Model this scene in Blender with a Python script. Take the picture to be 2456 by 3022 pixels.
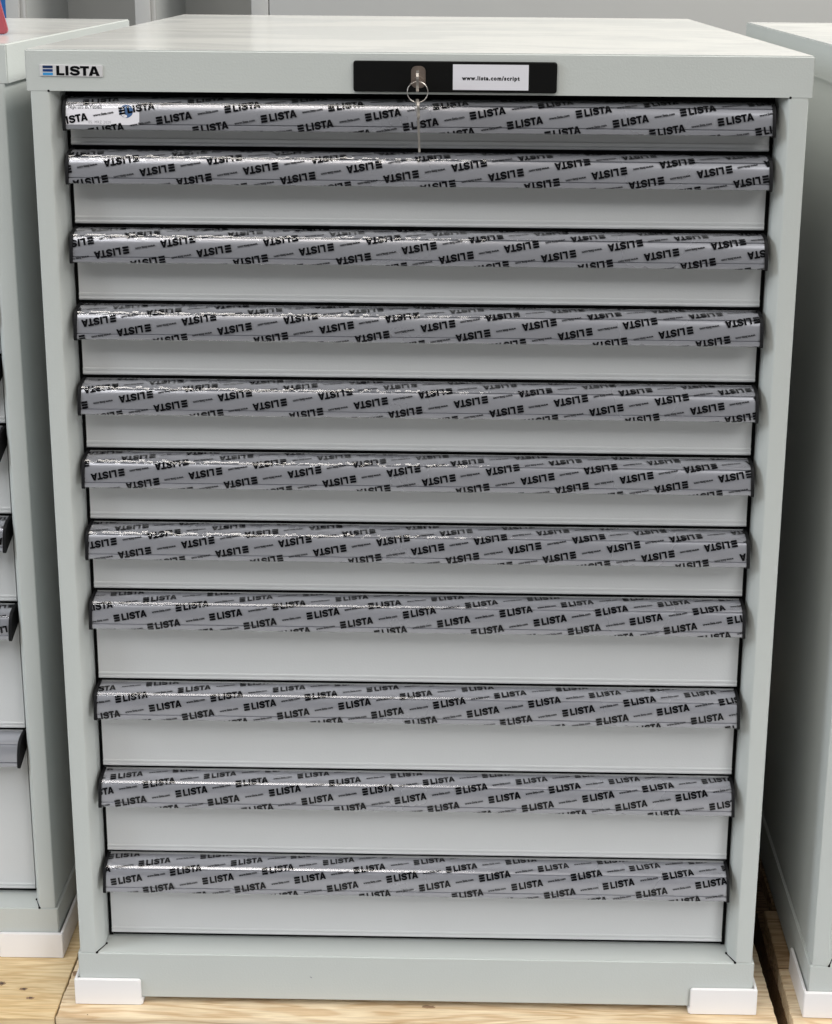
import bpy, bmesh, math, random
from mathutils import Vector, Matrix
from mathutils.geometry import tessellate_polygon
random.seed(7)
for o in list(bpy.data.objects): bpy.data.objects.remove(o)
S = bpy.context.scene
COL = S.collection

# ------------------------------------------------------------------ camera
cd = bpy.data.cameras.new('camera'); cam = bpy.data.objects.new('camera', cd); COL.objects.link(cam)
r = Vector((0.99988137, 0.01310043, 0.00810033))
f = Vector((-0.01100515, 0.97558583, -0.21934259))
u = Vector((-0.01077605, 0.21922742, 0.97561427))
M = Matrix.Identity(4)
for i in range(3):
    M[i][0] = r[i]; M[i][1] = u[i]; M[i][2] = -f[i]
M[0][3], M[1][3], M[2][3] = 0.0405822, -1.2598607, 1.0880871
cam.matrix_world = M
cd.sensor_fit = 'VERTICAL'; cd.sensor_height = 24.0
cd.lens = 4071.266 / 3022 * 24.0
cd.shift_x = -88.367 / 3022; cd.shift_y = -734.36 / 3022
cd.clip_start = 0.02; cd.clip_end = 100
S.camera = cam

# ------------------------------------------------------------------ world, lamps, exposure
w = bpy.data.worlds.new('World'); S.world = w; w.use_nodes = True
w.node_tree.nodes['Background'].inputs[0].default_value = (0.86, 0.93, 1.0, 1)
w.node_tree.nodes['Background'].inputs[1].default_value = 0.012
S.view_settings.view_transform = 'Standard'; S.view_settings.look = 'None'
S.cycles.diffuse_bounces = 2
S.view_settings.exposure = 0.0; S.view_settings.gamma = 1.0

def area(name, loc, target, sx, sy, power, color=(1, 1, 1)):
    l = bpy.data.lights.new(name, 'AREA'); l.shape = 'RECTANGLE'; l.size = sx; l.size_y = sy
    l.energy = power; l.color = color
    o = bpy.data.objects.new(name, l); COL.objects.link(o); o.location = loc
    d = Vector(target) - Vector(loc)
    o.rotation_euler = d.to_track_quat('-Z', 'Y').to_euler()
    return o
area('ceiling_lamp', (2.2, -1.2, 3.3), (0.1, -0.2, 0.3), 2.2, 1.6, 32, (1.0, 0.985, 0.955))
area('far_ceiling_lamp', (2.4, -3.2, 3.6), (0, 0, 0.5), 2.0, 0.4, 40, (0.99, 0.985, 0.97))
area('far_ceiling_lamp', (-2.1, -3.2, 3.6), (0, 0, 0.5), 1.8, 0.4, 25, (0.99, 0.985, 0.97))
area('left_window_lamp', (-3.2, -1.15, 2.2), (0, 0, 0.5), 1.2, 1.5, 57, (0.86, 0.93, 1.0))
area('overhead_lamp', (1.9, 0.5, 3.4), (0.1, 0.4, 0.8), 2.2, 1.2, 135, (1.0, 0.98, 0.93))
area('tube_lamp', (-0.60, -1.9, 3.0), (-0.2, 0, 0.6), 1.15, 0.18, 7, (1.0, 0.93, 0.84))
area('overhead_tube_lamp', (-0.55, -0.95, 3.2), (-0.2, 0, 0.8), 1.2, 0.75, 21, (1.0, 0.95, 0.88))
for lx, lw, le in ((2.5, 1.6, 3.1), (-3.0, 1.2, 0.8)):
    low = area('low_fill_lamp', (lx, -3.0, 0.55), (0.0, 0, -0.22), lw, 0.9, le, (0.97, 0.98, 1.0))  # added fill from both sides to lift the bottom drawers and plinth
    low.data.spread = math.radians(36)

# ------------------------------------------------------------------ materials
def newmat(name):
    m = bpy.data.materials.new(name); m.use_nodes = True
    nt = m.node_tree
    return m, nt, nt.nodes['Principled BSDF']
def N(nt, t, **kw):
    n = nt.nodes.new(t)
    for k, v in kw.items(): setattr(n, k, v)
    return n
def simple(name, col, rough=0.5, metal=0.0, bump=0.0, bscale=400, var=0.0, spec=0.5):
    m, nt, b = newmat(name)
    b.inputs['Base Color'].default_value = (*col, 1); b.inputs['Roughness'].default_value = rough
    b.inputs['Metallic'].default_value = metal; b.inputs['Specular IOR Level'].default_value = spec
    tc = N(nt, 'ShaderNodeTexCoord')
    if bump:
        no = N(nt, 'ShaderNodeTexNoise'); no.inputs['Scale'].default_value = bscale; no.inputs['Detail'].default_value = 2
        nt.links.new(tc.outputs['Object'], no.inputs['Vector'])
        bp = N(nt, 'ShaderNodeBump'); bp.inputs['Strength'].default_value = bump; bp.inputs['Distance'].default_value = 0.0004
        nt.links.new(no.outputs['Fac'], bp.inputs['Height']); nt.links.new(bp.outputs[0], b.inputs['Normal'])
    if var:
        n2 = N(nt, 'ShaderNodeTexNoise'); n2.inputs['Scale'].default_value = 7; n2.inputs['Detail'].default_value = 5
        nt.links.new(tc.outputs['Object'], n2.inputs['Vector'])
        mx = N(nt, 'ShaderNodeMix', data_type='RGBA')
        mx.inputs[6].default_value = (*[c * (1 - var) for c in col], 1); mx.inputs[7].default_value = (*[min(1, c * (1 + var)) for c in col], 1)
        nt.links.new(n2.outputs['Fac'], mx.inputs[0]); nt.links.new(mx.outputs[2], b.inputs['Base Color'])
        mr = N(nt, 'ShaderNodeMapRange'); mr.inputs[3].default_value = rough - 0.06; mr.inputs[4].default_value = rough + 0.06
        nt.links.new(n2.outputs['Fac'], mr.inputs[0]); nt.links.new(mr.outputs[0], b.inputs['Roughness'])
    return m
PAINT = simple('light_grey_powder_coat', (0.56, 0.585, 0.565), 0.46, bump=0.4, bscale=520, var=0.035, spec=0.25)
DRAWER = simple('drawer_grey_powder_coat', (0.61, 0.618, 0.618), 0.34, bump=0.28, bscale=520, var=0.03)
BLACK = simple('black_plastic', (0.008, 0.008, 0.009), 0.55, bump=0.1, bscale=900, spec=0.2)
PLATE = simple('satin_black_plate', (0.006, 0.006, 0.006), 0.45, spec=0.15)
RUBBER_SHADE = simple('black_rubber_and_shade', (0.006, 0.006, 0.006), 0.8, spec=0.1)  # seal rubber, and the painted shade of gaps and notches
WHITE = simple('white_plastic', (0.90, 0.88, 0.88), 0.38, bump=0.12, bscale=500, var=0.015)
ALU = simple('anodised_aluminium', (0.46, 0.465, 0.50), 0.26, metal=0.5, var=0.03)
STEEL = simple('nickel_steel', (0.60, 0.56, 0.52), 0.32, metal=0.9, var=0.1)
DULLSTEEL = simple('dull_nickel', (0.33, 0.27, 0.235), 0.35, metal=0.8, var=0.1)
PAPER = simple('white_card', (0.74, 0.73, 0.78), 0.7)
STICKER = simple('white_sticker', (0.80, 0.78, 0.82), 0.6)
INK = simple('black_ink', (0.004, 0.004, 0.005), 0.7, spec=0.05)
GREYINK = simple('faded_stamp_ink', (0.22, 0.22, 0.25), 0.7)
DIMINK = simple('grey_ink', (0.07, 0.07, 0.085), 0.6)
SILVER = simple('silver_badge', (0.74, 0.73, 0.74), 0.3, metal=0.15, bump=0.3, bscale=250)
NAVY = simple('dark_navy_ink', (0.010, 0.03, 0.10), 0.35)
NAVY2 = simple('navy_ink', (0.010, 0.045, 0.19), 0.35)
SKY = simple('light_blue_ink', (0.05, 0.30, 0.65), 0.35)
STAMPBLUE = simple('stamp_blue', (0.045, 0.12, 0.28), 0.6)
RED = simple('dark_red_plastic', (0.36, 0.075, 0.095), 0.25)
BLUE = simple('blue_panel_paint', (0.03, 0.17, 0.50), 0.4)
CONCRETE = simple('pale_concrete', (0.32, 0.315, 0.30), 0.8, bump=0.4, bscale=60, var=0.2)
SHELF = simple('cupboard_grey_paint', (0.45, 0.45, 0.44), 0.5, bump=0.2, bscale=500, var=0.03)
SHELFIN = simple('cupboard_inner_grey_paint', (0.50, 0.51, 0.50), 0.5, bump=0.2, bscale=500, var=0.03)

def top_paint():
    m, nt, b = newmat('dusty_brightened_top_coat')
    tc = N(nt, 'ShaderNodeTexCoord')
    mp = N(nt, 'ShaderNodeMapping'); mp.inputs['Scale'].default_value = (4, 9, 4)
    nt.links.new(tc.outputs['Object'], mp.inputs['Vector'])
    n1 = N(nt, 'ShaderNodeTexNoise'); n1.inputs['Scale'].default_value = 1.0; n1.inputs['Detail'].default_value = 7; n1.inputs['Roughness'].default_value = 0.62; n1.inputs['Distortion'].default_value = 0.8
    nt.links.new(mp.outputs[0], n1.inputs['Vector'])
    # bare wiped bands near the front left, dusty elsewhere
    rr = N(nt, 'ShaderNodeValToRGB'); rr.color_ramp.elements[0].position = 0.44; rr.color_ramp.elements[1].position = 0.56
    nt.links.new(n1.outputs['Fac'], rr.inputs[0])
    sp = N(nt, 'ShaderNodeTexNoise'); sp.inputs['Scale'].default_value = 420; sp.inputs['Detail'].default_value = 1
    nt.links.new(tc.outputs['Object'], sp.inputs['Vector'])
    sr = N(nt, 'ShaderNodeValToRGB'); sr.color_ramp.elements[0].position = 0.62; sr.color_ramp.elements[1].position = 0.72
    nt.links.new(sp.outputs['Fac'], sr.inputs[0])
    mx = N(nt, 'ShaderNodeMix', data_type='RGBA'); mx.inputs[6].default_value = (0.64, 0.643, 0.62, 1); mx.inputs[7].default_value = (0.66, 0.655, 0.625, 1)  # dust tone plus overhead light, painted paler than the front coat
    nt.links.new(rr.outputs[0], mx.inputs[0])
    m2 = N(nt, 'ShaderNodeMix', data_type='RGBA'); m2.inputs[7].default_value = (0.74, 0.73, 0.70, 1)
    ml = N(nt, 'ShaderNodeMath', operation='MULTIPLY'); ml.inputs[1].default_value = 0.5
    nt.links.new(sr.outputs[0], ml.inputs[0]); nt.links.new(ml.outputs[0], m2.inputs[0])
    nt.links.new(mx.outputs[2], m2.inputs[6]); nt.links.new(m2.outputs[2], b.inputs['Base Color'])
    mr = N(nt, 'ShaderNodeMapRange'); mr.inputs[3].default_value = 0.17; mr.inputs[4].default_value = 0.22
    nt.links.new(rr.outputs[0], mr.inputs[0]); nt.links.new(mr.outputs[0], b.inputs['Roughness'])
    bp = N(nt, 'ShaderNodeBump'); bp.inputs['Strength'].default_value = 0.2; bp.inputs['Distance'].default_value = 0.0004
    n3 = N(nt, 'ShaderNodeTexNoise'); n3.inputs['Scale'].default_value = 500
    nt.links.new(tc.outputs['Object'], n3.inputs['Vector']); nt.links.new(n3.outputs['Fac'], bp.inputs['Height']); nt.links.new(bp.outputs[0], b.inputs['Normal'])
    return m
TOP = top_paint()

def film_mat():
    m, nt, b = newmat('clear_film'); nt.nodes.remove(b)
    out = nt.nodes['Material Output']
    tr = N(nt, 'ShaderNodeBsdfTransparent'); tr.inputs[0].default_value = (0.97, 0.97, 0.975, 1)
    gl = N(nt, 'ShaderNodeBsdfGlossy'); gl.inputs['Roughness'].default_value = 0.085
    fr = N(nt, 'ShaderNodeFresnel'); fr.inputs['IOR'].default_value = 1.6
    tc = N(nt, 'ShaderNodeTexCoord')
    mp = N(nt, 'ShaderNodeMapping'); mp.inputs['Scale'].default_value = (110, 60, 60); mp.inputs['Rotation'].default_value = (0, 0.55, 0)
    nt.links.new(tc.outputs['Object'], mp.inputs['Vector'])
    no = N(nt, 'ShaderNodeTexNoise'); no.inputs['Scale'].default_value = 1.0; no.inputs['Detail'].default_value = 0.6; no.inputs['Distortion'].default_value = 0.5
    nt.links.new(mp.outputs[0], no.inputs['Vector'])
    at = N(nt, 'ShaderNodeAttribute', attribute_name='wrinkle')
    ml = N(nt, 'ShaderNodeMath', operation='MULTIPLY')
    nt.links.new(at.outputs['Fac'], ml.inputs[0]); nt.links.new(no.outputs['Fac'], ml.inputs[1])
    bp = N(nt, 'ShaderNodeBump'); bp.inputs['Strength'].default_value = 1.0; bp.inputs['Distance'].default_value = 0.0012
    nt.links.new(ml.outputs[0], bp.inputs['Height'])
    # crinkled facets: each little slanted patch of the loose film is tilted its own way
    mv = N(nt, 'ShaderNodeMapping'); mv.inputs['Rotation'].default_value = (0, 0.55, 0); mv.inputs['Scale'].default_value = (140, 55, 55)
    nt.links.new(tc.outputs['Object'], mv.inputs['Vector'])
    vo = N(nt, 'ShaderNodeTexVoronoi'); vo.inputs['Scale'].default_value = 1.0
    nt.links.new(mv.outputs[0], vo.inputs['Vector'])
    sb = N(nt, 'ShaderNodeVectorMath', operation='SUBTRACT'); sb.inputs[1].default_value = (0.5, 0.5, 0.5)
    nt.links.new(vo.outputs['Color'], sb.inputs[0])
    m1 = N(nt, 'ShaderNodeVectorMath', operation='MULTIPLY'); m1.inputs[1].default_value = (0.18, 0.45, 0.45)
    nt.links.new(sb.outputs[0], m1.inputs[0])
    sc = N(nt, 'ShaderNodeVectorMath', operation='SCALE'); nt.links.new(m1.outputs[0], sc.inputs[0]); nt.links.new(at.outputs['Fac'], sc.inputs['Scale'])
    ad = N(nt, 'ShaderNodeVectorMath', operation='ADD'); nt.links.new(bp.outputs[0], ad.inputs[0]); nt.links.new(sc.outputs[0], ad.inputs[1])
    nn = N(nt, 'ShaderNodeVectorMath', operation='NORMALIZE'); nt.links.new(ad.outputs[0], nn.inputs[0])
    nt.links.new(nn.outputs[0], gl.inputs['Normal'])
    mr = N(nt, 'ShaderNodeMath', operation='MULTIPLY'); mr.inputs[1].default_value = 0.95; mr.use_clamp = True
    ge = N(nt, 'ShaderNodeNewGeometry'); iv = N(nt, 'ShaderNodeMath', operation='SUBTRACT'); iv.inputs[0].default_value = 1.0
    nt.links.new(ge.outputs['Backfacing'], iv.inputs[1])
    fb = N(nt, 'ShaderNodeMath', operation='MULTIPLY'); nt.links.new(fr.outputs[0], fb.inputs[0]); nt.links.new(iv.outputs[0], fb.inputs[1])
    wm = N(nt, 'ShaderNodeMath', operation='MULTIPLY_ADD'); wm.inputs[1].default_value = 1.0; wm.inputs[2].default_value = 1.0   # loose folds lie double; reflection raised here to add glints
    nt.links.new(at.outputs['Fac'], wm.inputs[0])
    fc = N(nt, 'ShaderNodeMath', operation='MULTIPLY'); nt.links.new(fb.outputs[0], fc.inputs[0]); nt.links.new(wm.outputs[0], fc.inputs[1])
    nt.links.new(fc.outputs[0], mr.inputs[0])
    mx = N(nt, 'ShaderNodeMixShader')
    nt.links.new(mr.outputs[0], mx.inputs[0]); nt.links.new(tr.outputs[0], mx.inputs[1]); nt.links.new(gl.outputs[0], mx.inputs[2])
    nt.links.new(mx.outputs[0], out.inputs[0])
    return m
FILM = film_mat()

def wood(name, light, dark, seed, scale=1.0):
    m, nt, b = newmat(name)
    tc = N(nt, 'ShaderNodeTexCoord')
    mp = N(nt, 'ShaderNodeMapping'); mp.inputs['Scale'].default_value = (2.6 * scale, 30 * scale, 30 * scale); mp.inputs['Location'].default_value = (seed, seed * 1.7, 0)
    nt.links.new(tc.outputs['Object'], mp.inputs['Vector'])
    n1 = N(nt, 'ShaderNodeTexNoise'); n1.inputs['Scale'].default_value = 1.6; n1.inputs['Detail'].default_value = 3; n1.inputs['Distortion'].default_value = 0.4
    nt.links.new(mp.outputs[0], n1.inputs['Vector'])
    mm = N(nt, 'ShaderNodeMath', operation='MULTIPLY'); mm.inputs[1].default_value = 44
    nt.links.new(n1.outputs['Fac'], mm.inputs[0])
    sn = N(nt, 'ShaderNodeMath', operation='SINE'); nt.links.new(mm.outputs[0], sn.inputs[0])
    mr = N(nt, 'ShaderNodeMapRange'); mr.inputs[1].default_value = -1; mr.inputs[2].default_value = 1
    nt.links.new(sn.outputs[0], mr.inputs[0])
    rp = N(nt, 'ShaderNodeValToRGB')
    rp.color_ramp.elements[0].position = 0.05; rp.color_ramp.elements[0].color = (*light, 1)
    rp.color_ramp.elements[1].position = 1.0; rp.color_ramp.elements[1].color = (*dark, 1)
    e = rp.color_ramp.elements.new(0.62); e.color = (*[l * 0.72 + d * 0.28 for l, d in zip(light, dark)], 1)
    nt.links.new(mr.outputs[0], rp.inputs[0])
    mp2 = N(nt, 'ShaderNodeMapping'); mp2.inputs['Scale'].default_value = (30, 700, 700)
    nt.links.new(tc.outputs['Object'], mp2.inputs['Vector'])
    n2 = N(nt, 'ShaderNodeTexNoise'); n2.inputs['Scale'].default_value = 1; n2.inputs['Detail'].default_value = 4
    nt.links.new(mp2.outputs[0], n2.inputs['Vector'])
    mx = N(nt, 'ShaderNodeMix', data_type='RGBA', blend_type='MULTIPLY'); mx.inputs[0].default_value = 0.55
    r2 = N(nt, 'ShaderNodeValToRGB'); r2.color_ramp.elements[0].position = 0.3; r2.color_ramp.elements[0].color = (0.62, 0.55, 0.48, 1); r2.color_ramp.elements[1].position = 0.62
    nt.links.new(n2.outputs['Fac'], r2.inputs[0])
    nt.links.new(rp.outputs[0], mx.inputs[6]); nt.links.new(r2.outputs[0], mx.inputs[7])
    # broad blotches
    n3 = N(nt, 'ShaderNodeTexNoise'); n3.inputs['Scale'].default_value = 9; n3.inputs['Detail'].default_value = 3
    nt.links.new(tc.outputs['Object'], n3.inputs['Vector'])
    r3 = N(nt, 'ShaderNodeValToRGB'); r3.color_ramp.elements[0].position = 0.3; r3.color_ramp.elements[0].color = (0.86, 0.80, 0.72, 1); r3.color_ramp.elements[1].position = 0.6
    nt.links.new(n3.outputs['Fac'], r3.inputs[0])
    m3 = N(nt, 'ShaderNodeMix', data_type='RGBA', blend_type='MULTIPLY'); m3.inputs[0].default_value = 0.8
    nt.links.new(mx.outputs[2], m3.inputs[6]); nt.links.new(r3.outputs[0], m3.inputs[7])
    nt.links.new(m3.outputs[2], b.inputs['Base Color'])
    b.inputs['Roughness'].default_value = 0.68; b.inputs['Specular IOR Level'].default_value = 0.25
    bp = N(nt, 'ShaderNodeBump'); bp.inputs['Strength'].default_value = 0.5; bp.inputs['Distance'].default_value = 0.0006
    nt.links.new(n2.outputs['Fac'], bp.inputs['Height']); nt.links.new(bp.outputs[0], b.inputs['Normal'])
    return m
WOOD_A = wood('pale_pine_wood', (0.90, 0.75, 0.53), (0.72, 0.53, 0.33), 3.1)
WOOD_B = wood('yellow_pine_wood', (0.88, 0.70, 0.43), (0.76, 0.56, 0.31), 9.4, 1.2)
WOOD_C = wood('brown_pine_wood', (0.58, 0.42, 0.26), (0.36, 0.24, 0.13), 5.7)
WOOD_D = wood('rough_sawn_dark_wood', (0.27, 0.17, 0.09), (0.13, 0.075, 0.04), 1.2, 2.0)
KNOT = simple('brown_knot', (0.30, 0.19, 0.11), 0.8, bump=1.0, bscale=500, var=0.5)

KNOTC = simple('knot_centre', (0.09, 0.06, 0.045), 0.85, bump=1.0, bscale=600, var=0.4)
# ------------------------------------------------------------------ mesh helpers
def finish(name, bm, mats, parent=None, smooth=False, loc=None):
    me = bpy.data.meshes.new(name)
    bm.normal_update(); bm.to_mesh(me); bm.free()
    for m in (mats if isinstance(mats, (list, tuple)) else [mats]): me.materials.append(m)
    if smooth:
        for p in me.polygons: p.use_smooth = True
        me.set_sharp_from_angle(angle=math.radians(38))
    o = bpy.data.objects.new(name, me); COL.objects.link(o)
    if parent is not None: o.parent = parent
    if loc: o.location = loc
    return o
def box(bm, x0, x1, y0, y1, z0, z1, bevel=0.0, seg=2):
    v = [bm.verts.new(c) for c in ((x0,y0,z0),(x1,y0,z0),(x1,y1,z0),(x0,y1,z0),(x0,y0,z1),(x1,y0,z1),(x1,y1,z1),(x0,y1,z1))]
    fs = [bm.faces.new([v[i] for i in q]) for q in ((0,3,2,1),(4,5,6,7),(0,1,5,4),(1,2,6,5),(2,3,7,6),(3,0,4,7))]
    if bevel:
        es = {e for f_ in fs for e in f_.edges}
        bmesh.ops.bevel(bm, geom=list(es), offset=bevel, segments=seg, affect='EDGES', profile=0.6)
    return bm
def prism(bm, pts, axis, a, b):
    """extrude a 2D outline (list of pairs) along axis between a and b"""
    def P(q, t):
        return {'x': (t, q[0], q[1]), 'y': (q[0], t, q[1]), 'z': (q[0], q[1], t)}[axis]
    A = [bm.verts.new(P(q, a)) for q in pts]; B = [bm.verts.new(P(q, b)) for q in pts]
    n = len(pts)
    for i in range(n): bm.faces.new((A[i], A[(i+1) % n], B[(i+1) % n], B[i]))
    for L in (A, B):
        tri = tessellate_polygon([[Vector((*q, 0)) for q in pts]])
        for t in tri:
            try: bm.faces.new([L[k] for k in t])
            except ValueError: pass
    bmesh.ops.recalc_face_normals(bm, faces=bm.faces)
    return bm
def cyl(bm, c, axis, rad, a, b, n=24):
    pts = [(c[0] + rad * math.cos(2*math.pi*i/n), c[1] + rad * math.sin(2*math.pi*i/n)) for i in range(n)]
    return prism(bm, pts, axis, a, b)
def rrect(x0, x1, z0, z1, r_, n=5, corners=(1,1,1,1)):
    pts = []
    for k, (cx, cz, a0) in enumerate(((x1-r_, z1-r_, 0), (x0+r_, z1-r_, 90), (x0+r_, z0+r_, 180), (x1-r_, z0+r_, 270))):
        if corners[k]:
            for i in range(n+1):
                a = math.radians(a0 + 90*i/n); pts.append((cx + r_*math.cos(a), cz + r_*math.sin(a)))
        else:
            a = math.radians(a0+45); s = r_*math.sqrt(2); pts.append((cx + s*math.cos(a), cz + s*math.sin(a)))
    return pts
def empty(name, loc, rz=0):
    o = bpy.data.objects.new(name, None); COL.objects.link(o); o.location = loc; o.rotation_euler = (0, 0, rz); o.empty_display_size = 0.1
    return o
def tag(o, label=None, cat=None, group=None, kind=None):
    if label: o['label'] = label
    if cat: o['category'] = cat
    if group: o['group'] = group
    if kind: o['kind'] = kind
    return o

# ------------------------------------------------------------------ lettering outlines (cap height = 1)
def s_outline():
    c = [(0.955,0.66),(0.90,0.785),(0.76,0.862),(0.54,0.888),(0.33,0.862),(0.20,0.79),(0.165,0.70),(0.23,0.615),(0.40,0.56),(0.60,0.515),(0.80,0.455),(0.905,0.37),(0.92,0.28),(0.86,0.19),(0.72,0.135),(0.54,0.112),(0.34,0.135),(0.20,0.20),(0.125,0.335)]
    wd = [0.30]+[0.26]*2+[0.225]*3+[0.27]+[0.29]*2+[0.29]*2+[0.28]+[0.28]+[0.25]*3+[0.25]*2+[0.30]
    L, R_ = [], []
    for i, p in enumerate(c):
        a = c[max(0, i-1)]; b = c[min(len(c)-1, i+1)]
        d = Vector((b[0]-a[0], b[1]-a[1])).normalized(); n = Vector((-d.y, d.x))
        if i in (0, len(c)-1): n = Vector((1, 0)) if False else n
        h = wd[i]/2
        L.append((p[0]+n.x*h, p[1]+n.y*h)); R_.append((p[0]-n.x*h, p[1]-n.y*h))
    return L + R_[::-1]
def logo_polys():
    """list of (outline, holes, part) for the three bars and the word LISTA, origin at lower left, length 5.8"""
    out = []
    for k in range(3):
        z = 0.73 - k*0.365
        out.append(([(0,z),(1.02,z),(1.02,z+0.27),(0,z+0.27)], [], 'bar%d' % k))
    x = 1.38; T = lambda P, x: [(a+x, b) for a, b in P]
    out.append((T([(0,0),(0.82,0),(0.82,0.24),(0.31,0.24),(0.31,1),(0,1)], x), [], 'L')); x += 0.93
    out.append((T([(0,0),(0.31,0),(0.31,1),(0,1)], x), [], 'I')); x += 0.42
    out.append((T(s_outline(), x), [], 'S')); x += 1.07
    out.append((T([(0.30,0),(0.62,0),(0.62,0.76),(0.92,0.76),(0.92,1),(0,1),(0,0.76),(0.30,0.76)], x), [], 'T')); x += 0.87
    out.append((T([(0,0),(0.34,0),(0.41,0.19),(0.71,0.19),(0.78,0),(1.12,0),(0.74,1),(0.38,1)], x), [T([(0.475,0.38),(0.645,0.38),(0.56,0.70)], x)], 'A'))
    return out
LOGO = logo_polys(); LOGO_LEN = 5.79
def tri2d(outline, holes):
    loops = [[Vector((*p, 0)) for p in outline]] + [[Vector((*p, 0)) for p in h] for h in holes]
    flat = [p for l in ([outline] + holes) for p in l]
    return flat, tessellate_polygon(loops)
LOGO_TRI = [(tri2d(o, h), k) for o, h, k in LOGO]
_dg = None
def text_tris(body, bold=0.0, spacing=1.0):
    """flat triangles of a string in the built-in font, cap size 1, centred on 0"""
    cu = bpy.data.curves.new('lettering', 'FONT'); cu.body = body; cu.size = 1.0; cu.offset = bold; cu.resolution_u = 2
    cu.align_x = 'CENTER'; cu.align_y = 'CENTER'; cu.space_character = spacing
    o = bpy.data.objects.new('lettering', cu); COL.objects.link(o)
    dg = bpy.context.evaluated_depsgraph_get(); dg.update()
    me = bpy.data.meshes.new_from_object(o.evaluated_get(dg)); me.calc_loop_triangles()
    vs = [(v.co.x, v.co.y) for v in me.vertices]; ts = [tuple(t.vertices) for t in me.loop_triangles]
    bpy.data.objects.remove(o); bpy.data.curves.remove(cu); bpy.data.meshes.remove(me)
    return vs, ts
WWW = text_tris('www.lista.com', 0.03, 1.0)
def wid(t): return max(v[0] for v in t[0]) - min(v[0] for v in t[0])
def put(bm, tris, mapf, mat=0):
    vs, ts = tris
    V = [bm.verts.new((*mapf(p), 0)) for p in vs]
    for t in ts:
        try:
            f_ = bm.faces.new([V[i] for i in t]); f_.material_index = mat
        except ValueError: pass

# ------------------------------------------------------------------ the drawer handle
# profile: (y forward negative from the drawer face, z below the drawer top)
OUTER = [(0.0, -0.0022), (-0.004, -0.0023), (-0.009, -0.0027), (-0.0135, -0.0038), (-0.0168, -0.0053), (-0.0184, -0.0064),
         (-0.0174, -0.0066), (-0.0175, -0.0076), (-0.0191, -0.0079), (-0.0203, -0.0098), (-0.0215, -0.0132), (-0.0224, -0.0170), (-0.0231, -0.0215), (-0.02345, -0.0252),
         (-0.0222, -0.0254), (-0.0222, -0.0261), (-0.0241, -0.0264), (-0.0244, -0.0290), (-0.0243, -0.0304), (-0.0232, -0.0310), (-0.0215, -0.0306)]
INNER = [(-0.0205, -0.0285), (-0.0200, -0.0180), (-0.0170, -0.0095), (-0.0120, -0.0064), (0.0, -0.0048)]
FILMP = [(0.0002, -0.0017), (-0.0042, -0.0018), (-0.0093, -0.0021), (-0.0139, -0.0031), (-0.0174, -0.0045), (-0.0193, -0.0062),
         (-0.0207, -0.0086), (-0.0219, -0.0118), (-0.0230, -0.0160), (-0.0238, -0.0205), (-0.0245, -0.0250), (-0.0250, -0.0285), (-0.0250, -0.0303), (-0.0238, -0.0316), (-0.0222, -0.0312)]
ARC = [0.0]
for a, b in zip(FILMP, FILMP[1:]): ARC.append(ARC[-1] + math.hypot(b[0]-a[0], b[1]-a[1]))
def film_at(s, off=0.0):
    s = max(0.0, min(ARC[-1], s))
    for k in range(len(ARC)-1):
        if s <= ARC[k+1] + 1e-9:
            t = (s-ARC[k])/(ARC[k+1]-ARC[k]); a, b = FILMP[k], FILMP[k+1]
            d = Vector((b[0]-a[0], b[1]-a[1])).normalized(); n = Vector((d.y, -d.x))   # outward
            if n.x > 0 and abs(n.y) < abs(n.x): n = -n
            if n.y < 0 and k < 3: n = -n
            return a[0]+(b[0]-a[0])*t + n.x*off, a[1]+(b[1]-a[1])*t + n.y*off
def arc_of_drop(drop):
    for k in range(3, len(ARC)-1):
        a, b = -FILMP[k][1], -FILMP[k+1][1]
        if a <= drop <= b: return ARC[k] + (ARC[k+1]-ARC[k])*(drop-a)/(b-a)
    return ARC[-3]
VA = (0.0620, 0.0110); VB = (0.0340, -0.0086); TILT = math.radians(10.2); LOGO_H = 0.0071; LOGO_W = 0.0057
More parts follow.
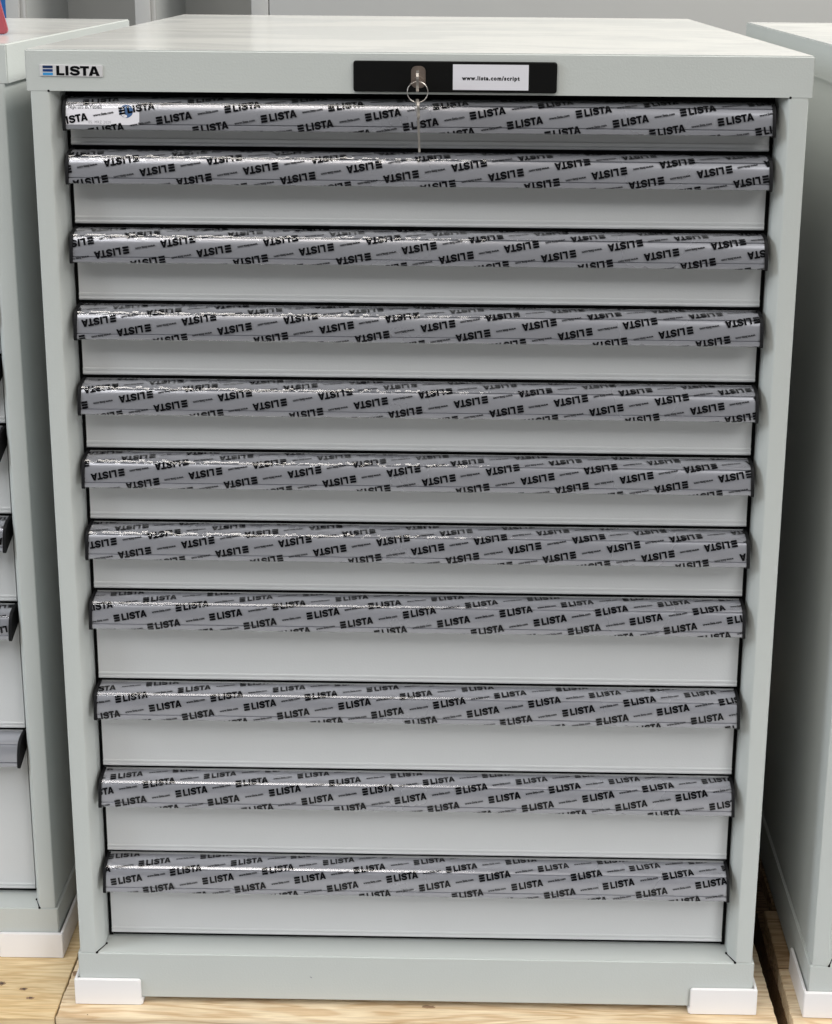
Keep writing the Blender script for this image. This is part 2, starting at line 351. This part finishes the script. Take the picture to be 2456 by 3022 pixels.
def film_print(parent, hw, ax, drop, flip, x_only=None):
    bm = bmesh.new()
    t0 = -arc_of_drop(drop)
    ang = TILT + (math.pi if flip else 0); c, s = math.cos(ang), math.sin(ang)
    wsc = 0.0190 / wid(WWW)
    lo, hi = (-hw, hw) if x_only is None else x_only
    for i in range(-14, 15):
        for j in range(-28, 29):
            cx = ax + i*VA[0] + j*VB[0]; ct = t0 + i*VA[1] + j*VB[1]
            if not (lo-0.05 < cx < hi+0.05 and -ARC[-1]-0.012 < ct < 0.012): continue
            jx = random.uniform(-.0006, .0006)
            h = LOGO_H
            def ml(p, cx=cx+jx, ct=ct):
                a, b = (p[0]-LOGO_LEN/2)*LOGO_W, (p[1]-0.5)*h
                return cx + a*c - b*s, ct + a*s + b*c
            for tr, k in LOGO_TRI: put(bm, tr, ml)
            wx, wt = cx + VA[0]/2, ct + VA[1]/2
            def mw(p, wx=wx, wt=wt):
                a, b = p[0]*wsc, p[1]*wsc
                return wx + a*c - b*s, wt + a*s + b*c
            put(bm, WWW, mw)
    def cut(co, no):
        bmesh.ops.bisect_plane(bm, geom=bm.verts[:]+bm.edges[:]+bm.faces[:], dist=1e-6, plane_co=co, plane_no=no, clear_outer=True)
    cut((hi, 0, 0), (1, 0, 0)); cut((lo, 0, 0), (-1, 0, 0)); cut((0, -0.0006, 0), (0, 1, 0)); cut((0, -ARC[-3]-0.0012, 0), (0, -1, 0))
    for k in range(1, len(ARC)-1):
        bmesh.ops.bisect_plane(bm, geom=bm.verts[:]+bm.edges[:]+bm.faces[:], dist=1e-6, plane_co=(0, -ARC[k], 0), plane_no=(0, 1, 0))
    for v in bm.verts:
        y, z = film_at(-v.co.y, -0.00012)
        v.co = (v.co.x, y, z)
    return finish('printed_lettering', bm, INK, parent)
def film_sheet(parent, hw, wr=1.0):
    bm = bmesh.new(); lay = bm.verts.layers.float.new('wrinkle')
    n = 60; rows = []
    for k, (y, z) in enumerate(FILMP):
        row = []
        for i in range(n+1):
            x = -hw + 2*hw*i/n
            v = bm.verts.new((x, y, z))
            a = {1: 0.5, 2: 1.0, 3: 1.0, 4: 1.0, 5: 0.8, 6: 0.3, 7: 0.08}.get(k, 0.02)
            v[lay] = a * wr * (1.0 if x < -0.05 else max(0.18, 1.0-(x+.05)*5))
            row.append(v)
        rows.append(row)
    for a, b in zip(rows, rows[1:]):
        for i in range(n): bm.faces.new((a[i], b[i], b[i+1], a[i+1]))
    return finish('clear_film', bm, FILM, parent, smooth=True)
_cache = {}
def cached(key, fn):
    if key not in _cache: _cache[key] = fn()
    return _cache[key]
def link_mesh(name, me, parent, loc=(0,0,0)):
    o = bpy.data.objects.new(name, me); COL.objects.link(o); o.parent = parent; o.location = loc
    return o
def handle_mesh(hw):
    bm = bmesh.new(); prism(bm, OUTER + INNER, 'x', -hw, hw)
    me = bpy.data.meshes.new('handle'); bm.to_mesh(me); bm.free(); me.materials.append(ALU)
    for p in me.polygons: p.use_smooth = True
    me.set_sharp_from_angle(angle=math.radians(30)); return me
CAPP = [(0.0012, -0.0012), (-0.0045, -0.0013), (-0.0098, -0.0016), (-0.0143, -0.0027), (-0.0177, -0.0043), (-0.0200, -0.0072), (-0.0218, -0.0110),
        (-0.0234, -0.0160), (-0.0246, -0.0220), (-0.0254, -0.0285), (-0.0254, -0.0308), (-0.0242, -0.0322), (-0.0225, -0.0320), (0.0012, -0.0225)]
def cap_mesh(side):
    bm = bmesh.new(); prism(bm, CAPP, 'x', 0.0, 0.0029*side)
    me = bpy.data.meshes.new('end_cap'); 
    bmesh.ops.recalc_face_normals(bm, faces=bm.faces)
    bm.to_mesh(me); bm.free(); me.materials.append(BLACK); return me

# ------------------------------------------------------------------ cabinet
Z_LID, Z_PL, Z_DR = 0.9623, 0.0528, 0.05804
YD = 0.0232
def panel_mesh(h):
    """drawer front: flat sheet with a small rolled bead along its lower edge, origin at its top front edge"""
    hw = 0.32627; b = -(h - 0.0014)
    prof = [(0.004, -0.0028), (0.0006, -0.0028), (0.0, -0.0034), (0.0, b+0.0082), (-0.0003, b+0.0074), (-0.0009, b+0.0068), (-0.0010, b+0.0060), (-0.0007, b+0.0048),
            (-0.0006, b+0.0038), (-0.0010, b+0.0030), (-0.0012, b+0.0022), (-0.0008, b+0.0010), (0.0002, b+0.0002), (0.0012, b), (0.004, b)]
    bm = bmesh.new(); prism(bm, prof, 'x', -hw, hw)
    me = bpy.data.meshes.new('front_panel'); bm.to_mesh(me); bm.free(); me.materials.append(DRAWER)
    for p in me.polygons: p.use_smooth = True
    me.set_sharp_from_angle(angle=math.radians(28)); return me
def foot_mesh(sx, sy):
    """white corner cap; sx,sy = direction of the outside corner; origin at the plinth corner, floor side"""
    bm = bmesh.new()
    L, t, h0, h1, g, r_ = 0.0662, 0.0030, -0.0077, 0.0228, 0.0014, 0.003
    # front wall with rounded top inner corner
    out = rrect(-(g+t), L, h0, h1, 0.0032, corners=(1, 0, 0, 0))
    prism(bm, out, 'y', -(g+t-0.0004)+0.0, -0.0006)
    out2 = rrect(-(g+t)+0.004, L, h0, h1, 0.0032, corners=(1, 0, 0, 0))
    b2 = bmesh.new(); prism(b2, out2, 'x', -(g+t), -g)
    me = bpy.data.meshes.new('tmp'); b2.to_mesh(me); b2.free(); bm.from_mesh(me); bpy.data.meshes.remove(me)
    box(bm, -(g+t)+0.0007, L+0.0015, -(g+t)+0.0011, L, h0+0.0003, -0.0008)
    # x -> outside direction
    for v in bm.verts:
        v.co.x *= -sx; v.co.y *= -sy
    if sx*sy < 0 or True: bmesh.ops.recalc_face_normals(bm, faces=bm.faces)
    es = [e for e in bm.edges if e.is_manifold and e.calc_face_angle() > 0.9]
    bmesh.ops.bevel(bm, geom=es, offset=0.0006, segments=2, affect='EDGES')
    me = bpy.data.meshes.new('corner_foot'); bm.to_mesh(me); bm.free(); me.materials.append(WHITE)
    for p in me.polygons: p.use_smooth = True
    me.set_sharp_from_angle(angle=math.radians(35)); return me

def arcpts(c, r_, a0, a1, n=4):
    return [(c[0]+r_*math.cos(math.radians(a0+(a1-a0)*i/n)), c[1]+r_*math.sin(math.radians(a0+(a1-a0)*i/n))) for i in range(n+1)]

def cabinet(name, label, loc, rz, heights, depth, anchors, wrapped, detail_x=None, group=None):
    t = empty(name, loc, rz); tag(t, label, 'drawer cabinet', group)
    # top cover with bend relief notches in its lower front edge
    bm = bmesh.new()
    box(bm, -.3585, .3585, 0.0, depth, Z_LID, 1.0)
    top_e = [e for e in bm.edges if all(v.co.z > 0.99 for v in e.verts) or (abs(e.verts[0].co.z-e.verts[1].co.z) > 0.01)]
    bmesh.ops.bevel(bm, geom=top_e, offset=0.0013, segments=3, affect='EDGES')
    bm.normal_update()
    for f_ in bm.faces: f_.material_index = 1 if f_.normal.z > .9 else 0
    finish('top_cover', bm, [PAINT, TOP], t, smooth=True)
    for sx in (-1, 1):
        bm = bmesh.new(); cyl(bm, (sx*0.3382, Z_LID), 'y', 0.0011, -0.0002, 0.0008, 12); finish('relief_notch', bm, RUBBER_SHADE, t)  # black discs painted for the shade inside the notches
    # corner posts
    for sx in (-1, 1):
        p = [(-.355, .030), (-.355, .0014)] + arcpts((-.3536, .0014), .0014, 180, 270, 3)[1:]
        p += [(-.3392, 0.0), (-.3381, .0002), (-.3373, .0010), (-.3317, .0108), (-.3311, .0124), (-.3309, .014), (-.3309, .030)]
        p = [(a*-sx, b) for a, b in p]
        bm = bmesh.new(); prism(bm, p, 'z', Z_PL+0.0007, Z_LID-0.0003); finish('front_post', bm, PAINT, t, smooth=True)
        bm = bmesh.new()
        xs = sorted((sx*0.3531, sx*0.3549)); box(bm, xs[0], xs[1], .0303, depth-.004, Z_PL+.0007, Z_LID-.0003); finish('side_panel', bm, PAINT, t)
        bm = bmesh.new(); xs = sorted((sx*0.3264, sx*0.3304)); box(bm, xs[0], xs[1], YD+.0035, YD+.009, Z_PL+.001, Z_LID-.001); finish('seal_strip', bm, RUBBER_SHADE, t)  # black seal that also paints the dark of the side gap
        # relief slots where the post meets the plinth, their inner shade drawn in black
        bm = bmesh.new()
        cyl(bm, (sx*.3371, .0006), 'z', .0013, Z_PL-.0006, Z_PL+.0009, 12); cyl(bm, (sx*.3304, .0136), 'z', .0015, Z_PL+.0003, Z_PL+.0010, 12); 
        q = [(sx*.3374, .0006), (sx*.3366, .0000), (sx*.3300, .0130), (sx*.3312, .0136)]; prism(bm, q, 'z', Z_PL+.0002, Z_PL+.0008)
        finish('relief_slot', bm, RUBBER_SHADE, t)
    bm = bmesh.new(); box(bm, -.3530, .3530, depth-.006, depth-.0041, Z_PL+.001, Z_LID-.001); finish('back_panel', bm, PAINT, t)
    bm = bmesh.new(); box(bm, -.3262, .3262, YD+.0050, YD+.0070, Z_PL+.001, Z_LID-.001); finish('gap_shade_sheet', bm, RUBBER_SHADE, t)  # added black sheet, paints the shade in the gaps between drawers
    # plinth
    bm = bmesh.new(); box(bm, -.3574, .3574, -.0003, depth-.003, 0.0, Z_PL)
    es = [e for e in bm.edges if all(v.co.z > 0.05 for v in e.verts) or (abs(e.verts[0].co.z-e.verts[1].co.z) > 0.01)]
    bmesh.ops.bevel(bm, geom=es, offset=0.0011, segments=3, affect='EDGES'); finish('plinth', bm, PAINT, t, smooth=True)
    for sx in (-1, 1):
        for sy, y in ((-1, 0.0), (1, depth-.003)):
            link_mesh('corner_foot', cached(('foot', sx, sy), lambda: foot_mesh(sx, sy)), t, (sx*.3574, y, 0))
    # drawers
    z = Z_DR + 0.9
    drawers = []
    for i, h in enumerate(heights):
        d = link_mesh('drawer', cached(('panel', h), lambda: panel_mesh(h)), t, (0, YD, z))
        link_mesh('handle', cached('handle', lambda: handle_mesh(.3236)), d)
        for sx in (-1, 1): link_mesh('end_cap', cached(('cap', sx), lambda: cap_mesh(sx)), d, (sx*.3237, 0, 0))
        if wrapped[i]:
            if anchors[i] is not None:
                ax, dr, flip = anchors[i]
                film_print(d, .3237, ax, dr, flip, detail_x)
            film_sheet(d, .3239, 1.0 if (anchors[i] and anchors[i][2]) else (0.0 if i != 7 else 0.25))
        drawers.append(d); z -= h
    return t, drawers

H_MAIN = [.05] + [.075]*6 + [.1]*4
ANCH = [(-0.2241, .0194, False), (-0.2415, .0179, True), (-0.2866, .0213, True), (-0.2693, .0216, True), (-0.2370, .0216, True), (-0.3015, .0178, True),
        (-0.3116, .0153, True), (-0.2855, .0169, False), (-0.2544, .0158, False), (-0.2312, .0130, False), (-0.3020, .0169, False)]
main, drawers = cabinet('drawer_cabinet', 'light grey steel cabinet in the middle with eleven film wrapped handles and a lock', (0, 0, 0), 0,
                        H_MAIN, .7265, ANCH, [True]*11)

for sx_, sz_, a_ in ((-.1105, .0273, 40),):
    bm = bmesh.new(); prism(bm, [(-.0014, -.0002), (0, -.0004), (.0016, .0001), (.0002, .0004)], 'y', -.0007, -.0002)
    sc_ = finish('scuff_mark', bm, GREYINK, main, loc=(sx_, -.0001, sz_)); sc_.rotation_euler = (0, math.radians(a_), 0)
# sticker and stamp under the film of the top drawer
d0 = drawers[0]
def on_handle(bm, off):
    for v in bm.verts:
        s = -v.co.y; y, z = film_at(s, off); v.co = (v.co.x, y, z)
def strip_sheet(bm, x0, x1, s0, s1, mat=0):
    ss = [s0] + [a for a in ARC if s0 < a < s1] + [s1]
    rows = [[bm.verts.new((x, -s, 0)) for x in (x0, x1)] for s in ss]
    for a, b in zip(rows, rows[1:]):
        f_ = bm.faces.new((a[0], a[1], b[1], b[0])); f_.material_index = mat
bm = bmesh.new(); strip_sheet(bm, -.3242, -.2560, arc_of_drop(.0072), arc_of_drop(.0262)); on_handle(bm, -.00045)
lab = finish('inspection_sticker', bm, STICKER, d0)
bm = bmesh.new()
def disc(bm, cx, ct, rad, mat, n=28, a0=0, a1=360, sx=1.0):
    c = bm.verts.new((cx, ct, 0)); ring = [bm.verts.new((cx+sx*rad*math.cos(math.radians(a0+(a1-a0)*i/n)), ct+rad*math.sin(math.radians(a0+(a1-a0)*i/n)), 0)) for i in range(n+1)]
    for i in range(n):
        f_ = bm.faces.new((c, ring[i], ring[i+1])); f_.material_index = mat
tC = -arc_of_drop(.0138)
disc(bm, -.2680, tC, .0062, 1)
def bis(bm):
    for k in range(1, len(ARC)-1):
        bmesh.ops.bisect_plane(bm, geom=bm.verts[:]+bm.edges[:]+bm.faces[:], dist=1e-6, plane_co=(0, -ARC[k], 0), plane_no=(0, 1, 0))
GP = text_tris('geprüft B.Veseli', 0.03, 1.08); sc = 0.0315/wid(GP)
put(bm, GP, lambda p: (-.3062 + p[0]*sc, -arc_of_drop(.0100) + p[1]*sc*1.25), 0)
ST = text_tris('05. MRZ 2020', -0.01, 1.25); sc2 = 0.0205/wid(ST)
put(bm, ST, lambda p: (-.2925 + p[0]*sc2, -arc_of_drop(.0240) + p[1]*sc2*1.35), 2)
bis(bm); on_handle(bm, -.00032); finish('sticker_print', bm, [DIMINK, STAMPBLUE, GREYINK], d0)
bm = bmesh.new()
disc(bm, -.2711, tC+.0010, .0014, 0); disc(bm, -.2708, tC-.0024, .0026, 0, sx=0.6); disc(bm, -.2690, tC-.0046, .0014, 0, sx=1.3)
bis(bm); on_handle(bm, -.00024); finish('stamp_figure', bm, [STICKER], d0)

# badge on the top cover
bm = bmesh.new(); prism(bm, rrect(-.0288, .0288, -.0054, .0054, .0006), 'y', -.0010, 0.0)
es = [e for e in bm.edges if all(v.co.y < -.0009 for v in e.verts) and e.is_manifold and e.calc_face_angle() > .5]
bmesh.ops.bevel(bm, geom=es, offset=.0004, segments=2, affect='EDGES')
badge = finish('badge', bm, SILVER, main, smooth=True, loc=(-.3164, 0.0, .9808)); badge.rotation_euler = (0, math.radians(0.4), 0)
bm = bmesh.new(); hh = .0087
for tr, k in LOGO_TRI:
    put(bm, tr, lambda p: ((p[0]-LOGO_LEN/2)*hh*1.03+.0002, (p[1]-.5)*hh), {'bar0': 1, 'bar1': 2, 'bar2': 3}.get(k, 0))
for v in bm.verts: v.co = (v.co.x, -.00112, v.co.y)
finish('badge_print', bm, [INK, NAVY, NAVY2, SKY], badge)

# lock plate, card, lock, keys
bm = bmesh.new(); prism(bm, rrect(-.0924, .0924, -.0140, .0140, .0024), 'y', -.0030, 0.0)
es = [e for e in bm.edges if all(v.co.y < -.0029 for v in e.verts) and e.is_manifold and e.calc_face_angle() > .5]
bmesh.ops.bevel(bm, geom=es, offset=.0009, segments=3, affect='EDGES')
plate = finish('lock_plate', bm, PLATE, main, smooth=True, loc=(.0333, 0, .9784))
bm = bmesh.new(); box(bm, -.0343, .0343, -.00318, -.0025, -.0115, .0115)
card = finish('name_card', bm, PAPER, plate, loc=(.0323, 0, .0000))
T1 = text_tris('www.lista.com/script', 0.05, 1.25); sc = .0524/wid(T1)
bm = bmesh.new(); put(bm, T1, lambda p: (.0324+p[0]*sc, -.0010+p[1]*sc*1.05))
for v in bm.verts: v.co = (v.co.x, -.00326, v.co.y)
finish('card_print', bm, INK, plate)
bm = bmesh.new(); prism(bm, rrect(-.0066, .0066, -.0100, .0100, .0050), 'y', -.0046, -.0025)
es = [e for e in bm.edges if all(v.co.y < -.0045 for v in e.verts) and e.is_manifold and e.calc_face_angle() > .5]
bmesh.ops.bevel(bm, geom=es, offset=.0007, segments=2, affect='EDGES')
finish('lock_housing', bm, DULLSTEEL, plate, smooth=True, loc=(-.0333, 0, -.0002))
bm = bmesh.new(); cyl(bm, (0, 0), 'y', .0053, -.0080, -.0040, 32)
es = [e for e in bm.edges if all(v.co.y < -.0079 for v in e.verts) and e.is_manifold and e.calc_face_angle() > .5]
bmesh.ops.bevel(bm, geom=es, offset=.0006, segments=2, affect='EDGES')
finish('lock_cylinder', bm, DULLSTEEL, plate, smooth=True, loc=(-.0331, 0, -.0045))

def key(name, label, loc, rot, grow=1.0):
    """flat key in the YZ plane: bow with a hole, then blade with teeth running along -Z; origin at the bow hole"""
    t = empty(name, loc); t.rotation_euler = rot; tag(t, label, 'key')
    # bow: ring-shaped plate made from outline + hole
    n = 28; th = .00115
    out = []
    for i in range(n):
        a = 2*math.pi*i/n; ry, rz = .0095, .0085
        out.append((ry*math.copysign(abs(math.cos(a))**.8, math.cos(a)), -.0062 + rz*math.copysign(abs(math.sin(a))**.8, math.sin(a))))
    hole = [(.0026*math.cos(2*math.pi*i/16), -.0012+.0022*math.sin(2*math.pi*i/16)) for i in range(16)]
    bm = bmesh.new()
    flat = out + hole
    A = [bm.verts.new((-th, *q)) for q in flat]; B = [bm.verts.new((th, *q)) for q in flat]
    for a, b, c in tessellate_polygon([[Vector((*q, 0)) for q in out], [Vector((*q, 0)) for q in hole]]):
        bm.faces.new((A[a], A[b], A[c])); bm.faces.new((B[c], B[b], B[a]))
    for lo, m in ((0, n), (n, 16)):
        for i in range(m):
            j = lo + i; k = lo + (i+1) % m; bm.faces.new((A[j], A[k], B[k], B[j]))
    bmesh.ops.recalc_face_normals(bm, faces=bm.faces)
    finish('bow', bm, STEEL, t)
    pts = [(-.0032, -.0138), (.0032, -.0138), (.0032, -.0190), (.0026, -.0200)]
    z = -.0200
    for q in (.0018, .0026, .0012, .0022, .0009, .0024, .0015):
        z -= .0014; pts.append((q, z)); z -= .0020; pts.append((q, z))
    pts += [(.0004, z-.0022), (-.0016, z-.0012), (-.0026, z+.002)]
    bm = bmesh.new(); prism(bm, pts, 'x', -.0009, .0009); finish('blade', bm, STEEL, t)
    return t
# key in the lock: blade along +Y, bow seen edge on
key('key', 'steel key pushed into the cabinet lock and seen edge on', (.0000, -.0285, .9760), (math.radians(90), 0, math.radians(2)))
key('key', 'second steel key hanging down from the ring over the top drawer handle', (.0000, -.0262, .9582), (math.radians(2), math.radians(-2.5), math.radians(6)), 1.0)
def torus(bm, R_, r_, turns=1, n=72, m=10, pitch=0.0):
    rings = []
    N_ = int(n*turns)
    for i in range(N_ + (0 if turns == 1 else 1)):
        a = 2*math.pi*i/n; ring = []
        for j in range(m):
            b = 2*math.pi*j/m; rr = R_ + r_*math.cos(b)
            ring.append(bm.verts.new((rr*math.cos(a), r_*math.sin(b)+pitch*i/n, rr*math.sin(a))))
        rings.append(ring)
    cnt = len(rings)
    for i in range(cnt if turns == 1 else cnt-1):
        A_, B_ = rings[i], rings[(i+1) % cnt]
        for j in range(m): bm.faces.new((A_[j], A_[(j+1) % m], B_[(j+1) % m], B_[j]))
    bmesh.ops.recalc_face_normals(bm, faces=bm.faces)
bm = bmesh.new(); torus(bm, .0092, .00042, 2, pitch=.0009)
ring = finish('key_ring', bm, STEEL, None, smooth=True, loc=(.0001, -.0255, .9668)); ring.rotation_euler = (math.radians(-6), 0, math.radians(4))
tag(ring, 'thin round steel split ring joining the two keys at the lock', 'key ring')

# ------------------------------------------------------------------ neighbouring cabinets
H_LEFT = [.05, .075, .075, .075, .075, .1, .1, .15, .2]
LA = [None, None, None, None, (0.31, .018, True), (0.305, .016, True), (0.300, .0090, True), (0.314, .0200, True), None]
left, _ = cabinet('drawer_cabinet', 'light grey drawer cabinet at the left edge with a red panel on top', (-.7557, .0670, 0), math.radians(0.15),
                  H_LEFT, .5040, LA, [True]*8+[False], detail_x=(.20, .3250))
right, _ = cabinet('drawer_cabinet', 'light grey cabinet at the right edge beyond the dark gap, mostly out of view', (.7722, -.0080, 0), math.radians(-0.9),
                   [.1, .15, .2, .2, .25], .6450, [None]*5, [False]*5)
bm = bmesh.new(); cyl(bm, (.3, .098), 'x', .0045, -.3556, -.3548, 20); cyl(bm, (.3, .098), 'x', .0026, -.3560, -.3555, 16); finish('side_plug', bm, PAINT, right, smooth=True)

# red panel on the left cabinet
bm = bmesh.new()
o = []
for cx, cz, r_, a0, a1 in ((-.0052, .0052, .0045, -90, 14), (-.034, .126, .006, 14, 90), (-.106, .126, .006, 90, 166), (-.1348, .0052, .0045, 166, 270)):
    o += arcpts((cx, cz), r_, a0, a1, 5)
prism(bm, o, 'y', 0, .006)
es = [e for e in bm.edges if e.is_manifold and e.calc_face_angle() > 1.0]
bmesh.ops.bevel(bm, geom=es, offset=.0012, segments=3, affect='EDGES')
tag(finish('red_panel', bm, RED, None, smooth=True, loc=(-.4400, .2064, 1.0)), 'dark red glossy panel with a slanted edge standing on the left cabinet top', 'panel')

# ------------------------------------------------------------------ wooden pallets
def plank(parent, x0, x1, y0, y1, z0, z1, mat, jl=0.0, jr=0.0, rot=0.0, x0b=None, x1b=None):
    """board with slightly chewed ends; x0b/x1b give the ends at the far (y1) side"""
    x0b = x0 if x0b is None else x0b; x1b = x1 if x1b is None else x1b
    n = 46; L, R_ = [], []
    jx = 0; jy = 0
    for i in range(n+1):
        t_ = i/n; jx = jx*.55 + random.uniform(-1, 1)*.6; jy = jy*.55 + random.uniform(-1, 1)*.6
        L.append((x0+(x0b-x0)*t_ + jx*jl, y0+(y1-y0)*t_)); R_.append((x1+(x1b-x1)*t_ + jy*jr, y0+(y1-y0)*t_))
    pts = R_ + L[::-1]
    bm = bmesh.new(); prism(bm, pts, 'z', z0, z1)
    es = [e for e in bm.edges if all(v.co.z > z1-1e-5 for v in e.verts) and e.is_manifold and e.calc_face_angle() > .8]
    bmesh.ops.bevel(bm, geom=es, offset=.0007, segments=2, affect='EDGES')
    return finish('plank', bm, mat, parent)
def knot(parent, x, y, rx, ry, z, mat=KNOT):
    bm = bmesh.new(); n = 18
    c = bm.verts.new((0, 0, .0002)); R1 = []; R0 = []
    for i in range(n):
        a = 2*math.pi*i/n; k = random.uniform(.7, 1.2)
        R1.append(bm.verts.new((rx*k*math.cos(a)*.7, ry*k*math.sin(a)*.7, .0005))); R0.append(bm.verts.new((rx*k*math.cos(a), ry*k*math.sin(a), .00002)))
    for i in range(n):
        j = (i+1) % n; bm.faces.new((c, R1[i], R1[j])); bm.faces.new((R1[i], R0[i], R0[j], R1[j]))
    return finish('knot', bm, mat, parent, loc=(x, y, z))
ZT = -.0080
mid = empty('wooden_pallet', (0, 0, -.15)); tag(mid, 'pale pine pallet under the middle cabinet with long wavy grain', 'pallet', 'pallets under the cabinets')
def under(p, **kw): return plank(p, **kw)
zo = .15
ys = [(-.0222, .1240), (.1246, .262), (.270, .40), (.41, .55), (.56, .70), (.705, .80)]
for k, (a, b) in enumerate(ys):
    plank(mid, -.3778, .3822, a, b, ZT-.022+zo, ZT+zo, WOOD_A, .0009, .0007)
for x in (-.34, 0, .33):
    bm = bmesh.new(); box(bm, x-.04, x+.04, .02, .78, .02, ZT-.0225+zo, .002); finish('bearer', bm, WOOD_C, mid)
knot(mid, -.3735, .0412, .0050, .0048, ZT+zo); knot(mid, .014, .0005, .0075, .0024, ZT+zo, KNOT)
knot(mid, -.345, -.0185, .0006, .0005, ZT+zo)
lp = empty('wooden_pallet', (-.75, 0, -.15)); tag(lp, 'yellowish pine pallet with dark knots under the left cabinet', 'pallet', 'pallets under the cabinets')
for k, (a, b) in enumerate([(-.0243, .118), (.1186, .25), (.256, .39), (.40, .53), (.54, .68)]):
    plank(lp, -.45, .3706, a, b, ZT-.0222+zo, ZT+zo, WOOD_B, .0005, .0007)
for x in (-.3, .30):
    bm = bmesh.new(); box(bm, x-.04, x+.04, .02, .66, .02, ZT-.0227+zo, .002); finish('bearer', bm, WOOD_C, lp)
for kx, ky, ka, kb in ((.3259, .0167, .0046, .0023), (.3371, .0038, .0050, .0019), (.2998, .0242, .0050, .0030)):
    knot(lp, kx, ky, ka, kb, ZT+zo); knot(lp, kx+.0006, ky-.0002, ka*.45, kb*.5, ZT+zo+.0004, KNOTC)
rp = empty('wooden_pallet', (.80, 0, -.15)); tag(rp, 'brownish pallet at the right with a rough sawn edge beside the dark gap', 'pallet', 'pallets under the cabinets')
plank(rp, .3987-.80, .42, -.024, .0665, ZT-.0220+zo, ZT+zo, WOOD_A, .0006, 0, x0b=.4014-.80)
plank(rp, .4016-.80, .42, .0675, .1600, ZT-.0220+zo, ZT+.0012+zo, WOOD_C, .0006, 0, x0b=.4052-.80)
plank(rp, .4180-.80, .42, .175, .30, ZT-.0220+zo, ZT-.0010+zo, WOOD_C, .0006, 0)
plank(rp, .4180-.80, .42, .32, .60, ZT-.0220+zo, ZT-.0010+zo, WOOD_C, .0006, 0)
plank(rp, .4000-.80, -.30, -.015, .66, .045, ZT-.0223+zo, WOOD_D, .0012, 0, x0b=.4075-.80)
bm = bmesh.new(); box(bm, .26, .34, -.01, .66, .02, ZT-.0225+zo, .002); finish('bearer', bm, WOOD_C, rp)

# ------------------------------------------------------------------ floor and the cupboard behind
bm = bmesh.new(); v = [bm.verts.new(c) for c in ((-6, -6, 0), (6, -6, 0), (6, 6, 0), (-6, 6, 0))]; bm.faces.new(v)
fl = finish('floor', bm, CONCRETE, None, loc=(0, 0, -.15)); tag(fl, kind='structure')
cup = empty('storage_cupboard', (0, 1.2, -.15)); tag(cup, 'tall grey steel cupboard with two open dark bays and a plain panel, behind the cabinets', 'cupboard')
Ht = 2.0
def cbox(name, x0, x1, y0, y1, mat, z0=0.0, z1=Ht, bev=.0015):
    bm = bmesh.new(); box(bm, x0, x1, y0, y1, z0, z1, bev); return finish(name, bm, mat, cup, smooth=True)
cbox('closed_panel', -.3015, 1.10, 0, .02, SHELF); cbox('upright', -.333, -.3030, -.001, .30, SHELF)
cbox('upright', -.5385, -.5120, 0, .30, SHELF); cbox('upright', -.7670, -.7435, 0, .30, SHELF)
cbox('upright_lip', -.5119, -.5035, .006, .30, SHELF); cbox('upright_lip', -.7434, -.7340, .006, .30, SHELF)
cbox('back_panel', -.742, -.334, .272, .276, SHELFIN, .02, Ht-.02, 0)
cbox('inner_side', -.5033, -.5028, .012, .272, SHELFIN, .02, Ht-.02, 0); cbox('inner_side', -.7338, -.7333, .012, .272, SHELFIN, .02, Ht-.02, 0)
cbox('inner_side', -.3342, -.3335, .012, .272, SHELFIN, .02, Ht-.02, 0)
cbox('shelf', -.733, -.54, .015, .270, SHELFIN, .60, .62, 0); cbox('shelf', -.502, -.336, .015, .270, SHELFIN, .60, .62, 0)
bm = bmesh.new(); box(bm, -1.30, -.775, 1.25, 1.28, 0, 2.0, .002)
tag(finish('blue_panel', bm, BLUE, None, loc=(0, 0, -.15)), 'plain blue panel at the top left corner beyond the grey upright', 'panel')
